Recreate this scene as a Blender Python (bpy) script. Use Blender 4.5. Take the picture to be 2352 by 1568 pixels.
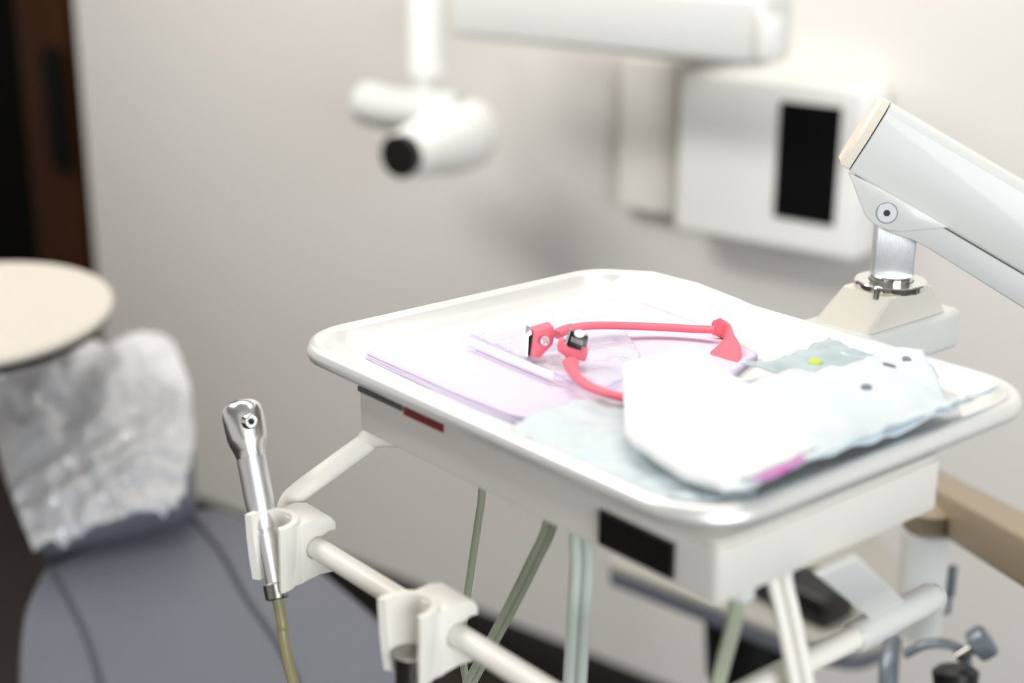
import bpy, bmesh, math, random
from mathutils import Vector, Matrix, noise
PI = math.pi
V = Vector
random.seed(7)
for o in list(bpy.data.objects): bpy.data.objects.remove(o)
SC = bpy.context.scene
COL = SC.collection

# ------------------------------------------------------------------ camera
YAW, PITCH, ROLL, FPX = 0.8679728, 0.3145052, 0.0068481, 3400.0
CAM = V((0.3634653, -0.4200027, 1.5435091))
_cy, _sy, _cp, _sp = math.cos(YAW), math.sin(YAW), math.cos(PITCH), math.sin(PITCH)
FW = V((-_sy*_cp, _cy*_cp, -_sp))
_r = V((_cy, _sy, 0.0)); _u = _r.cross(FW)
RT = math.cos(ROLL)*_r + math.sin(ROLL)*_u
UP = -math.sin(ROLL)*_r + math.cos(ROLL)*_u
cd = bpy.data.cameras.new('camera'); cam = bpy.data.objects.new('camera', cd); COL.objects.link(cam)
cd.sensor_width = 36.0; cd.sensor_fit = 'HORIZONTAL'; cd.lens = FPX/2352*36
cd.clip_start = 0.02; cd.clip_end = 60
cd.dof.use_dof = True; cd.dof.focus_distance = 0.862; cd.dof.aperture_fstop = cd.lens/14.5
cam.matrix_world = Matrix(((RT.x, UP.x, -FW.x, CAM.x), (RT.y, UP.y, -FW.y, CAM.y), (RT.z, UP.z, -FW.z, CAM.z), (0, 0, 0, 1)))
SC.camera = cam

# ------------------------------------------------------------------ light
SC.view_settings.view_transform = 'Standard'; SC.view_settings.look = 'None'
SC.view_settings.gamma = 1.0; SC.view_settings.use_curve_mapping = False
SC.view_settings.exposure = 0.0
W = bpy.data.worlds.new('world'); SC.world = W; W.use_nodes = True
W.node_tree.nodes['Background'].inputs[0].default_value = (1.0, 0.965, 0.92, 1)
W.node_tree.nodes['Background'].inputs[1].default_value = 0.60
def area(name, loc, target, sx, sy, power, col):
    l = bpy.data.lights.new(name, 'AREA'); l.shape = 'RECTANGLE'; l.size = sx; l.size_y = sy; l.energy = power; l.color = col
    o = bpy.data.objects.new(name, l); COL.objects.link(o); o.location = loc
    o.rotation_euler = (V(target)-V(loc)).to_track_quat('-Z', 'Y').to_euler(); return o
area('window_light', (4.15, -1.3, 1.95), (-0.5, 0.6, 1.2), 2.6, 1.9, 162, (0.90, 0.96, 1.0))
area('ceiling_light', (-0.7, 0.45, 2.85), (-0.9, 1.0, 0.9), 2.2, 0.6, 27, (1.0, 0.97, 0.92))
area('wall_fill_light', (-1.75, -0.55, 2.85), (-1.6, 1.2, 1.0), 1.6, 0.6, 60, (1.0, 0.98, 0.95))  # added fill, no known fixture: brightens the left and middle of the wall

# ------------------------------------------------------------------ helpers
def at(px, py, X=None, Y=None, Z=None, D=None):
    """point of the room seen at a photo pixel, on a plane X/Y/Z = const or at depth D"""
    d = FW + RT*((px-1176)/FPX) + UP*((784-py)/FPX)
    if X is not None: t = (X-CAM.x)/d.x
    elif Y is not None: t = (Y-CAM.y)/d.y
    elif Z is not None: t = (Z-CAM.z)/d.z
    else: t = D
    return CAM + d*t
WA = math.radians(11); WN = V((-math.sin(WA), math.cos(WA), 0)); WD = V((math.cos(WA), math.sin(WA), 0))
WP = at(1850, 380, D=2.3)
def atw(px, py, off=0.0):
    """point on the back wall (off metres in front of it)"""
    d = FW + RT*((px-1176)/FPX) + UP*((784-py)/FPX)
    return CAM + d*(((WP-WN*off)-CAM).dot(WN)/d.dot(WN))

def lin(c): return c/12.92 if c <= 0.04045 else ((c+0.055)/1.055)**2.4
def rgb(r, g, b): return (lin(r/255), lin(g/255), lin(b/255), 1)
def mat(name, col, rough=0.5, metal=0.0, spec=0.5, bump=0.0, bscale=200, var=0.0, vscale=8, trans=0.0, alpha=1.0, coat=0.0, sub=0.0, aniso=0.0, stretch=None):
    m = bpy.data.materials.new(name); m.use_nodes = True; nt = m.node_tree; b = nt.nodes['Principled BSDF']
    b.inputs['Base Color'].default_value = col; b.inputs['Roughness'].default_value = rough
    b.inputs['Metallic'].default_value = metal; b.inputs['Specular IOR Level'].default_value = spec
    b.inputs['Transmission Weight'].default_value = trans; b.inputs['Alpha'].default_value = alpha
    b.inputs['Coat Weight'].default_value = coat
    tc = nt.nodes.new('ShaderNodeTexCoord')
    src = tc.outputs['Object']
    if stretch:
        mp = nt.nodes.new('ShaderNodeMapping'); mp.inputs['Scale'].default_value = stretch
        nt.links.new(src, mp.inputs['Vector']); src = mp.outputs['Vector']
    if var:
        n = nt.nodes.new('ShaderNodeTexNoise'); n.inputs['Scale'].default_value = vscale; n.inputs['Detail'].default_value = 4
        nt.links.new(src, n.inputs['Vector'])
        mx = nt.nodes.new('ShaderNodeMix'); mx.data_type = 'RGBA'
        mx.inputs['A'].default_value = tuple(c*(1-var) for c in col[:3])+(1,); mx.inputs['B'].default_value = tuple(min(1, c*(1+var)) for c in col[:3])+(1,)
        nt.links.new(n.outputs['Fac'], mx.inputs['Factor']); nt.links.new(mx.outputs['Result'], b.inputs['Base Color'])
    if bump:
        n2 = nt.nodes.new('ShaderNodeTexNoise'); n2.inputs['Scale'].default_value = bscale; n2.inputs['Detail'].default_value = 3
        nt.links.new(src, n2.inputs['Vector'])
        bp = nt.nodes.new('ShaderNodeBump'); bp.inputs['Strength'].default_value = bump; bp.inputs['Distance'].default_value = 0.002
        nt.links.new(n2.outputs['Fac'], bp.inputs['Height']); nt.links.new(bp.outputs['Normal'], b.inputs['Normal'])
    return m
def film(name, tint, opacity, rough=0.12):
    """thin clear plastic: mostly see-through, glossy, a little milky"""
    m = bpy.data.materials.new(name); m.use_nodes = True; nt = m.node_tree
    b = nt.nodes['Principled BSDF']; b.inputs['Base Color'].default_value = tint; b.inputs['Roughness'].default_value = rough
    b.inputs['Specular IOR Level'].default_value = 1.0; b.inputs['Coat Weight'].default_value = 0.6; b.inputs['Coat Roughness'].default_value = 0.1
    t = nt.nodes.new('ShaderNodeBsdfTransparent'); t.inputs[0].default_value = (0.95, 0.97, 1, 1); mx = nt.nodes.new('ShaderNodeMixShader')
    lw = nt.nodes.new('ShaderNodeLayerWeight'); lw.inputs['Blend'].default_value = 0.35
    mr = nt.nodes.new('ShaderNodeMapRange'); mr.inputs['To Min'].default_value = opacity; mr.inputs['To Max'].default_value = min(1, opacity+0.45)
    nt.links.new(lw.outputs['Facing'], mr.inputs['Value']); nt.links.new(mr.outputs['Result'], mx.inputs[0])
    nt.links.new(t.outputs[0], mx.inputs[1]); nt.links.new(b.outputs[0], mx.inputs[2])
    nt.links.new(mx.outputs[0], nt.nodes['Material Output'].inputs['Surface']); return m

M = dict(
 wall=mat('wall_paint', rgb(223, 219, 214), 0.75, bump=0.15, bscale=160, var=0.02, vscale=1.5),
 cream=mat('cream_enamel', rgb(226, 221, 209), 0.32, var=0.015, vscale=12, coat=0.25),
 white=mat('white_enamel', rgb(213, 214, 211), 0.35, var=0.01, vscale=10, coat=0.2),
 offwhite=mat('off_white_plastic', rgb(238, 234, 226), 0.4, var=0.015, vscale=30),
 house=mat('housing_enamel', rgb(219, 216, 209), 0.38, var=0.015, vscale=14),
 endcap=mat('end_cap_plastic', rgb(226, 218, 202), 0.45, var=0.02, vscale=20),
 steel=mat('polished_steel', (0.80, 0.80, 0.79, 1), 0.10, 1.0, bump=0.02, bscale=900),
 brushed=mat('brushed_steel', (0.84, 0.85, 0.87, 1), 0.32, 0.80, bump=0.12, bscale=260, stretch=(9, 9, 0.5)),
 headst=mat('satin_head_steel', (0.80, 0.79, 0.78, 1), 0.22, 1.0, bump=0.03, bscale=500),
 screwst=mat('zinc_screw', (0.52, 0.54, 0.56, 1), 0.42, 0.6),
 hp_body=mat('satin_steel', (0.82, 0.82, 0.84, 1), 0.38, 1.0, bump=0.03, bscale=700),
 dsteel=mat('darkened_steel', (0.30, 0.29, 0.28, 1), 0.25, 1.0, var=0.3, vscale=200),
 traym=mat('tray_steel', (0.86, 0.86, 0.845, 1), 0.38, 0.65, bump=0.02, bscale=500),
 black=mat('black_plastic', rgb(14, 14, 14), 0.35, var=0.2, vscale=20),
 matblack=mat('matt_black', rgb(9, 9, 9), 0.85, spec=0.1),
 screen=mat('dark_window_glass', rgb(20, 18, 14), 0.12, coat=0.5),  # brownish reflection is put into the glass colour
 dlabel=mat('dark_label', rgb(74, 76, 70), 0.5, var=0.15, vscale=300),
 rlabel=mat('red_label', rgb(120, 18, 26), 0.5, var=0.5, vscale=350),
 pink=mat('coral_silicone', rgb(240, 112, 130), 0.5, bump=0.1, bscale=700, var=0.05, vscale=90),
 paper=mat('white_paper', rgb(234, 234, 234), 0.85, bump=0.15, bscale=90),
 lav=mat('lavender_paper', rgb(226, 215, 237), 0.85, bump=0.2, bscale=260, var=0.02, vscale=30),
 gauze=mat('white_gauze', rgb(243, 244, 244), 0.9, bump=0.3, bscale=500),
 bpouch=mat('pale_blue_film', rgb(210, 222, 227), 0.38, var=0.05, vscale=25, coat=0.3),
 gpouch=mat('grey_blue_film', rgb(180, 197, 202), 0.35, var=0.1, vscale=30, coat=0.3),
 glove=mat('pale_glove_film', rgb(217, 226, 232), 0.55, var=0.03, vscale=25),
 magenta=mat('magenta_print', rgb(205, 105, 190), 0.6),
 lime=mat('lime_print', rgb(200, 214, 96), 0.6),
 dot=mat('slate_print', rgb(120, 130, 142), 0.6),
 film=film('clear_zip_film', rgb(250, 248, 252), 0.12),
 wrap=film('clear_chair_film', rgb(228, 227, 228), 0.40, 0.14),
 zip=mat('milky_zip', rgb(245, 245, 248), 0.35),
 hose=mat('pale_hose', rgb(196, 204, 194), 0.35, var=0.04, vscale=40),
 ghose=mat('green_grey_hose', rgb(160, 166, 146), 0.4, var=0.06, vscale=60),
 ohose=mat('olive_hose', rgb(138, 132, 96), 0.35, var=0.08, vscale=60),
 vinyl=mat('grey_vinyl', rgb(94, 97, 107), 0.45, bump=0.1, bscale=300, var=0.04, vscale=10),
 dvinyl=mat('dark_seam', rgb(66, 69, 78), 0.5),
 floor=mat('dark_floor', rgb(40, 33, 28), 0.5, var=0.2, vscale=6),
 basebd=mat('dark_base', rgb(26, 23, 21), 0.5),
 wood=mat('dark_wood', rgb(54, 30, 13), 0.7, spec=0.1, var=0.35, vscale=9, stretch=(1, 1, 0.1)),
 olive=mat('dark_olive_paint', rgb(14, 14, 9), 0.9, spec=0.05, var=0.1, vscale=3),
 ceil=mat('ceiling_paint', rgb(225, 222, 215), 0.8),
 taupe=mat('taupe_enamel', rgb(150, 136, 114), 0.45, var=0.02),
 seat=mat('beige_vinyl', rgb(164, 160, 152), 0.5, var=0.02),
 bluegrey=mat('blue_grey_metal', rgb(116, 124, 132), 0.35, 0.4),
 xwhite=mat('bright_white_enamel', rgb(245, 244, 240), 0.4, var=0.01),
 table=mat('white_laminate', rgb(200, 193, 183), 0.4),
)

def finish(name, bm, m, parent=None, origin=None, sharp=35, smooth=True):
    bmesh.ops.recalc_face_normals(bm, faces=bm.faces[:])
    me = bpy.data.meshes.new(name)
    if parent is not None:
        root = parent
        while root.parent: root = root.parent
        off = root.location.copy()
    else:
        if origin is None:
            zs = [v.co.z for v in bm.verts]; n = len(bm.verts)
            off = V((sum(v.co.x for v in bm.verts)/n, sum(v.co.y for v in bm.verts)/n, min(zs)))
        else: off = V(origin)
    for v in bm.verts: v.co -= off
    for f in bm.faces: f.smooth = smooth
    bm.to_mesh(me); bm.free()
    if smooth: me.set_sharp_from_angle(angle=math.radians(sharp))
    ms = m if isinstance(m, (list, tuple)) else [m]
    for q in ms: me.materials.append(q)
    o = bpy.data.objects.new(name, me); COL.objects.link(o)
    if parent is not None: o.parent = parent
    else: o.location = off
    return o
def thing(name, loc, label, cat, group=None):
    o = bpy.data.objects.new(name, None); COL.objects.link(o); o.location = loc; o.empty_display_size = 0.02
    return tag(o, label, cat, group)
def tag(o, label=None, cat=None, group=None, kind=None):
    if label: o['label'] = label
    if cat: o['category'] = cat
    if group: o['group'] = group
    if kind: o['kind'] = kind
    return o
def struct(name, bm, m, **k): return tag(finish(name, bm, m, **k), kind='structure')

def frame(ax, up=V((0, 0, 1))):
    """orthonormal frame with third axis along ax"""
    a = ax.normalized()
    x = up.cross(a)
    if x.length < 1e-4: x = V((1, 0, 0)).cross(a)
    x.normalize(); return x, a.cross(x), a
def bevel(bm, w, seg=3, ang=30):
    es = [e for e in bm.edges if len(e.link_faces) == 2 and e.calc_face_angle(0) > math.radians(ang)]
    if w > 0 and es: bmesh.ops.bevel(bm, geom=es, offset=w, segments=seg, profile=0.5, affect='EDGES', clamp_overlap=True)
def add_box(bm, c, s, ax=None, bw=0.0, seg=3):
    """box centred at c, size s, ax = (x, y, z) unit axes"""
    ax = ax or (V((1, 0, 0)), V((0, 1, 0)), V((0, 0, 1))); c = V(c)
    t = bmesh.new(); vs = []
    for i in (-.5, .5):
        for j in (-.5, .5):
            for k in (-.5, .5): vs.append(t.verts.new(c+ax[0]*i*s[0]+ax[1]*j*s[1]+ax[2]*k*s[2]))
    for q in ((0, 1, 3, 2), (4, 6, 7, 5), (0, 4, 5, 1), (2, 3, 7, 6), (0, 2, 6, 4), (1, 5, 7, 3)): t.faces.new([vs[i] for i in q])
    bmesh.ops.recalc_face_normals(t, faces=t.faces[:])
    bevel(t, bw, seg); merge(bm, t); return bm
def merge(bm, t):
    me = bpy.data.meshes.new('tmp'); t.to_mesh(me); t.free(); bm.from_mesh(me); bpy.data.meshes.remove(me)
def add_prism(bm, pts, ext, bw=0.0, seg=3):
    """closed polygon of world points pushed along vector ext"""
    t = bmesh.new(); a = [t.verts.new(V(p)) for p in pts]; b = [t.verts.new(V(p)+ext) for p in pts]
    t.faces.new(a); t.faces.new(b[::-1]); n = len(pts)
    for i in range(n): t.faces.new((a[i], b[i], b[(i+1) % n], a[(i+1) % n]))
    bmesh.ops.recalc_face_normals(t, faces=t.faces[:])
    bevel(t, bw, seg, 25); merge(bm, t); return bm
def spline(pts, n=10):
    P = [V(p) for p in pts]
    if len(P) < 3: return P
    Q = [P[0]*2-P[1]]+P+[P[-1]*2-P[-2]]; out = []
    for i in range(1, len(Q)-2):
        for k in range(n):
            t = k/n; a, b, c, d = Q[i-1], Q[i], Q[i+1], Q[i+2]
            out.append(0.5*((2*b)+(c-a)*t+(2*a-5*b+4*c-d)*t*t+(3*b-a-3*c+d)*t**3))
    return out+[P[-1]]
def add_tube(bm, pts, r, n=16, cap=True, flat=1.0, up=V((0, 0, 1)), round_end=0):
    """tube along points; r number or list; flat squashes one axis"""
    P = [V(p) for p in pts]; N = len(P); rings = []; x = None
    R = r if isinstance(r, (list, tuple)) else [r]*N
    if round_end:
        pass
    for i, p in enumerate(P):
        t = (P[min(i+1, N-1)]-P[max(i-1, 0)]).normalized()
        if x is None: x = frame(t, up)[0]
        else: x = (x-t*x.dot(t)).normalized()
        y = t.cross(x)
        rings.append([bm.verts.new(p+(x*math.cos(2*PI*k/n)+y*math.sin(2*PI*k/n)*flat)*R[i]) for k in range(n)])
    for i in range(N-1):
        for k in range(n): bm.faces.new((rings[i][k], rings[i][(k+1) % n], rings[i+1][(k+1) % n], rings[i+1][k]))
    if cap:
        bm.faces.new(rings[0][::-1]); bm.faces.new(rings[-1])
    return bm
def add_lathe(bm, o, ax, prof, n=40, up=V((0, 0, 1))):
    """prof = [(distance along axis, radius), ...]"""
    x, y, a = frame(V(ax), up); o = V(o); rings = []
    for d, r in prof:
        if r < 1e-6: rings.append([bm.verts.new(o+a*d)])
        else: rings.append([bm.verts.new(o+a*d+(x*math.cos(2*PI*k/n)+y*math.sin(2*PI*k/n))*r) for k in range(n)])
    for A, B in zip(rings, rings[1:]):
        if len(A) == 1 and len(B) == 1: continue
        for k in range(n):
            if len(A) == 1: bm.faces.new((A[0], B[k], B[(k+1) % n]))
            elif len(B) == 1: bm.faces.new((A[k], A[(k+1) % n], B[0]))
            else: bm.faces.new((A[k], A[(k+1) % n], B[(k+1) % n], B[k]))
    if len(rings[0]) > 1: bm.faces.new(rings[0][::-1])
    if len(rings[-1]) > 1: bm.faces.new(rings[-1])
    return bm
def rrect(x0, x1, y0, y1, r, n=10):
    """rounded rectangle outline, counter-clockwise"""
    out = []
    for cx, cy, a0 in ((x1-r, y1-r, 0), (x0+r, y1-r, PI/2), (x0+r, y0+r, PI), (x1-r, y0+r, 1.5*PI)):
        for k in range(n+1): out.append((cx+r*math.cos(a0+PI/2*k/n), cy+r*math.sin(a0+PI/2*k/n)))
    return out
def fbm(p, s, seed=0.0):
    q = V(p)*s+V((seed, seed*1.7, seed*.3)); return noise.noise(q)+0.5*noise.noise(q*2.1)+0.25*noise.noise(q*4.3)
def sheet(name, outline, m, thick=0.0006, res=0.004, zf=None, parent=None, amp=0.0, sc=30, seed=0, mats=None, matf=None, edge_smooth=0):
    """crumpled or flat sheet filling an XY outline (list of Vectors); zf(x, y) gives its height"""
    P = [V(p) for p in outline]
    bm = bmesh.new(); vs = [bm.verts.new((p.x, p.y, 0)) for p in P]; f = bm.faces.new(vs)
    xs = [p.x for p in P]; ys = [p.y for p in P]
    nx = int((max(xs)-min(xs))/res); ny = int((max(ys)-min(ys))/res)
    for i in range(1, nx+1):
        x = min(xs)+i*(max(xs)-min(xs))/(nx+1)
        bmesh.ops.bisect_plane(bm, geom=bm.verts[:]+bm.edges[:]+bm.faces[:], plane_co=(x, 0, 0), plane_no=(1, 0, 0))
    for i in range(1, ny+1):
        y = min(ys)+i*(max(ys)-min(ys))/(ny+1)
        bmesh.ops.bisect_plane(bm, geom=bm.verts[:]+bm.edges[:]+bm.faces[:], plane_co=(0, y, 0), plane_no=(0, 1, 0))
    bmesh.ops.remove_doubles(bm, verts=bm.verts[:], dist=res*0.05)
    for v in bm.verts:
        v.co.z = zf(v.co.x, v.co.y)+(amp*abs(fbm((v.co.x, v.co.y, 0), sc, seed)) if amp else 0)
    o = finish(name, bm, mats or m, parent, sharp=60)
    if matf:
        for pl in o.data.polygons: pl.material_index = matf(pl.center+o.location)
    md = o.modifiers.new('thickness', 'SOLIDIFY'); md.thickness = thick; md.offset = 0
    return o
def clipz(pts): return pts

# ------------------------------------------------------------------ the room
H_BASE = 0.10
w_left = atw(168, 0); w_right = WP+WD*3.2
s0 = (w_left-WP).dot(WD); s1 = 3.2
bm = bmesh.new(); add_box(bm, WP+WD*(s0+s1)/2+WN*0.06+V((0, 0, 1.35-WP.z)), (s1-s0, 0.12, 2.7), (WD, WN, V((0, 0, 1))), 0.004, 2)
struct('wall_back', bm, M['wall'])
bm = bmesh.new(); add_box(bm, WP+WD*(s0+s1)/2-WN*0.006+V((0, 0, H_BASE/2-WP.z)), (s1-s0-.01, 0.012, H_BASE), (WD, WN, V((0, 0, 1))), 0.003, 2)
struct('baseboard_back', bm, M['basebd'])
bm = bmesh.new(); add_box(bm, (0, 0, -0.02), (12, 12, 0.04)); struct('floor', bm, M['floor'])
bm = bmesh.new(); add_box(bm, (0, 0, 2.92), (12, 12, 0.04)); struct('ceiling', bm, M['ceil'])
# dark doorway beyond the left end of the wall
wl = WP+WD*s0
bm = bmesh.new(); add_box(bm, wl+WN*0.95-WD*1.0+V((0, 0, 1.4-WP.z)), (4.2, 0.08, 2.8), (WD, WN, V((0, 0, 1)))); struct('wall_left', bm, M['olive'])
dj = at(134, 300, D=(wl-CAM).dot(FW)+.22); dj = V((dj.x, dj.y, WP.z))
bm = bmesh.new(); add_box(bm, dj+V((0, 0, 1.25-WP.z)), (0.20, 0.05, 2.5), (WD, WN, V((0, 0, 1))), 0.006)
door = struct('door_1', bm, M['wood'])
hp = at(140, 250, D=(dj-CAM).dot(FW)-.03)
bm = bmesh.new(); add_box(bm, V((hp.x, hp.y, hp.z))-WN*0.012, (0.075, 0.012, 0.29), (WD, WN, V((0, 0, 1))), 0.004)
finish('door_plate', bm, M['matblack'], door)

# ------------------------------------------------------------------ delivery unit
BZ = 1.25                    # underside of the housing
unit = thing('dental_delivery_unit', (-0.13, 0.08, BZ), 'cream dental delivery unit carried on a white overhead arm, holding the steel tray', 'dental unit')
HX0, HX1, HY0, HY1, HZ = -0.2603, 0.0, 0.0, 0.1556, 0.0257
bm = bmesh.new(); add_prism(bm, [V((x, y, BZ)) for x, y in rrect(HX0, HX1, HY0, HY1, 0.004, 4)], V((0, 0, HZ)), 0.0012, 2)
finish('housing', bm, M['house'], unit)
# upper lip of housing that cradles the tray
bm = bmesh.new(); add_prism(bm, [V((x, y, BZ+HZ)) for x, y in rrect(HX0, HX1-.001, HY0, HY1, 0.005, 4)], V((0, 0, 0.0026)), 0.0008, 2)
finish('top_lip', bm, M['house'], unit)
# dark and red label strips under the rim
def facestrip(name, x0, x1, z0, z1, m, parent=unit, y=-0.0006):
    bm = bmesh.new(); add_box(bm, ((x0+x1)/2, y/2, (z0+z1)/2), (x1-x0, abs(y), z1-z0)); return finish(name, bm, m, parent, smooth=False)
tag(facestrip('label_strip', -0.2590, -0.2195, 1.2725, 1.2753, M['dlabel'], y=-.0009), 'dark grey label strip')
tag(facestrip('label_strip', -0.2175, -0.1845, 1.2712, 1.2753, M['rlabel'], y=-.0009), 'dark red label strip')
# dark view window near the front corner
wn = facestrip('view_window', -0.0685, -0.0255, 1.2545, 1.2690, M['screen'], y=-0.0012)
tag(wn, 'black glass window')
bm = bmesh.new()
for a, b in (((-0.0695, 1.2535), (-0.0245, 1.2545)), ((-0.0695, 1.2690), (-0.0245, 1.2700)), ((-0.0695, 1.2545), (-0.0685, 1.2690)), ((-0.0255, 1.2545), (-0.0245, 1.2690))):
    add_box(bm, ((a[0]+b[0])/2, -0.001, (a[1]+b[1])/2), (b[0]-a[0], 0.002, b[1]-a[1]))
finish('window_bezel', bm, M['black'], wn)

# rear beam and mount under the overhead arm
BT = 1.2635
bm = bmesh.new()
sec = [V((x, 0.12, z)) for x, z in rrect(-0.213, -0.1600, 1.2355, BT, 0.005, 6)]
add_prism(bm, sec, V((0, 0.292, 0)), 0.001, 2)
finish('rear_beam', bm, M['white'], unit)
PC = at(2046, 645, D=.94)    # centre of the ring
bm = bmesh.new()
b4 = [V((x, y, BT)) for x, y in rrect(-0.206, -0.1635, 0.316, 0.401, 0.004, 3)]
t4 = [V((x, y, PC.z-.0035)) for x, y in rrect(PC.x-.020, PC.x+.018, PC.y-.024, PC.y+.022, 0.004, 3)]
a_ = [bm.verts.new(p) for p in b4]; c_ = [bm.verts.new(p) for p in t4]; n_ = len(a_)
bm.faces.new(a_[::-1]); bm.faces.new(c_)
for i in range(n_): bm.faces.new((a_[i], a_[(i+1) % n_], c_[(i+1) % n_], c_[i]))
bevel(bm, 0.0012, 2, 40)
mount = finish('arm_mount', bm, M['cream'], unit, sharp=28)
bm = bmesh.new(); add_lathe(bm, PC-V((0, 0, .0035)), (0, 0, 1), [(0, .0205), (0, .0222), (.0008, .0228), (.0038, .0228), (.0046, .022), (.0046, .0142), (.0015, .0135), (.0015, 0)], 64)
finish('chrome_ring', bm, M['steel'], unit)
bm = bmesh.new(); add_lathe(bm, PC-V((0, 0, .0018)), (0, 0, 1), [(0, .0137), (.0060, .0137), (.0068, .0130), (.0068, 0)], 48)
finish('post_collar', bm, M['steel'], unit)
bm = bmesh.new(); pp = PC+(-FW*1.0); dv = V((-FW.x, -FW.y, 0)).normalized(); sd = V((-dv.y, dv.x, 0))
add_lathe(bm, PC+dv*.0205-sd*.013+V((0, 0, -.0058)), (0, 0, 1), [(0, .0026), (.0068, .0026), (.0076, .002), (.0076, 0)], 20)
finish('stop_pin', bm, M['steel'], unit)
# brushed flat post
bm = bmesh.new(); ptop = .052
add_box(bm, PC+V((0, 0, ptop/2+.003)), (.0258, .0105, ptop), (sd, dv, V((0, 0, 1))), .0012, 3)
finish('post', bm, M['brushed'], unit)

# overhead arm : local frame  (ad along, an up across, as toward viewer)
PV = at(2037, 489, D=.925)
far = at(2037+420, 489+247, D=.922)
ad = (far-PV).normalized(); as_ = (CAM-PV); as_ = (as_-ad*as_.dot(ad)).normalized()
as_ = (V((as_.x, as_.y, as_.z*.35))); as_ = (as_-ad*as_.dot(ad)).normalized(); an = ad.cross(as_)
if an.z < 0: an = -an
def L(a, n, s=0.0): return PV+ad*a+an*n+as_*s
def px_on(px, py, s=0.0):
    d = FW + RT*((px-1176)/FPX) + UP*((784-py)/FPX); o = PV+as_*s; t = (o-CAM).dot(as_)/d.dot(as_); q = CAM+d*t-PV
    return q.dot(ad), q.dot(an)
a0, n_bot = px_on(1946, 386); _, n_top = px_on(2032, 226)
h = n_top-n_bot; T = .016
prof = [(n_bot, T*.80), (n_bot+.0015, T*.86), (n_bot+h*.47, T), (n_bot+h*.86, T*.80), (n_bot+h*.97, T*.60), (n_top, T*.3)]
poly = [(n, s) for n, s in prof]+[(n, -s) for n, s in prof[::-1]]
bm = bmesh.new(); add_prism(bm, [L(a0+.0005, n, s) for n, s in poly], ad*0.62, .0007, 2)
arm = finish('overhead_arm', bm, M['white'], unit, sharp=20)
bm = bmesh.new(); poly2 = [(n+.0002, s*1.0) for n, s in poly]
A = [bm.verts.new(L(a0-.0003, n, s)) for n, s in poly2]; B = [bm.verts.new(L(a0-.0052, n, s)) for n, s in poly2]
cn = n_bot+h/2; C_ = [bm.verts.new(L(a0-.0075, cn+(n-cn)*.90, s*.84)) for n, s in poly2]
bm.faces.new(A); bm.faces.new(C_[::-1]); nn = len(A)
for i in range(nn):
    bm.faces.new((A[i], A[(i+1) % nn], B[(i+1) % nn], B[i])); bm.faces.new((B[i], B[(i+1) % nn], C_[(i+1) % nn], C_[i]))
tag(finish('end_cap', bm, M['endcap'], unit, sharp=20), 'cream end cap')
# lower half of the arm, below the seam
lw = [px_on(2060, 535), px_on(2095, 546), px_on(2125, 562), px_on(2352, 704)]
lo = [L(a0+.006, n_bot-.0006)]+[L(*px_on(1975, 440))]+[L(*px_on(2010, 510)), L(*px_on(2040, 528))]+[L(a, n) for a, n in lw]
e = lw[-1]; l0 = lw[-2]; sl = (e[1]-l0[1])/(e[0]-l0[0]); lo.append(L(.60, e[1]+sl*(.60-e[0]))); lo.append(L(.60, n_bot-.0006))
bm = bmesh.new(); add_prism(bm, [p-as_*T*.72 for p in lo], as_*T*1.44, .0015, 2)
finish('lower_cover', bm, M['white'], unit, sharp=28)
# side plate round the pivot
pl = [(1948, 396), (1962, 428), (1974, 462), (1985, 490), (1999, 508), (2018, 520), (2040, 527), (2070, 530), (2110, 527), (2178, 521), (2100, 474), (2020, 430)]
bm = bmesh.new(); pts = [L(*px_on(x, y, T*.85)) for x, y in pl]
add_prism(bm, [p-as_*.0 for p in [q+as_*T*.55 for q in pts]], as_*T*.50, .0010, 2)
plate = finish('pivot_plate', bm, M['white'], unit, sharp=25)
sc = L(*px_on(2037, 489, T*1.05), T*1.05)
bm = bmesh.new(); add_lathe(bm, sc-as_*.0005, as_, [(0, .0062), (.0007, .0062), (.0011, .0058), (.0011, .0020), (.0002, .0019), (.0002, 0)], 40)
scr = finish('pivot_screw', bm, M['screwst'], plate)
bm = bmesh.new(); add_lathe(bm, sc-as_*.0006, as_, [(0, .0067), (.0007, .0067), (.0007, 0)], 40); finish('screw_recess', bm, M['dsteel'], scr)
bm = bmesh.new(); add_lathe(bm, sc+as_*.0004, as_, [(0, .0021), (.00078, .0021), (.00078, 0)], 6)
finish('hex_socket', bm, M['black'], scr)

# ---- instrument bar frame under the housing
BARZ, BARY = 1.19, None
q0 = at(735, 1262, Z=BARZ); BARY = q0.y
XR = at(1950, 1468, Z=BARZ).x
bend = at(668, 1160, Y=BARY+.004)
path = [V((-0.205, 0.055, BZ-.0035)), V((-0.228, .034, BZ-.0045)), at(868, 1002, D=.812), at(835, 1022, D=.815), at(760, 1076, D=.820), at(690, 1128, D=.824), at(664, 1156, D=.826), at(662, 1190, D=.822)]
path += [V((q0.x-.02, BARY, BARZ)), V((q0.x, BARY, BARZ)), V((-.12, BARY, BARZ)), V((-.04, BARY, BARZ)), V((XR-.012, BARY+.004, BARZ)), V((XR, BARY+.022, BARZ)), V((XR, .06, BARZ)), V((XR, .10, BARZ))]
ye = at(2143, 1368, X=XR).y
path += [V((XR, ye-.004, BARZ)), V((XR, ye, BARZ))]
sp = spline(path, 8)
rr = [.0060]*len(sp); rr[-1] = .003; rr[-2] = .0056
bm = bmesh.new(); add_tube(bm, sp, rr, 24)
rail = finish('instrument_rail', bm, M['offwhite'], unit)
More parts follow.
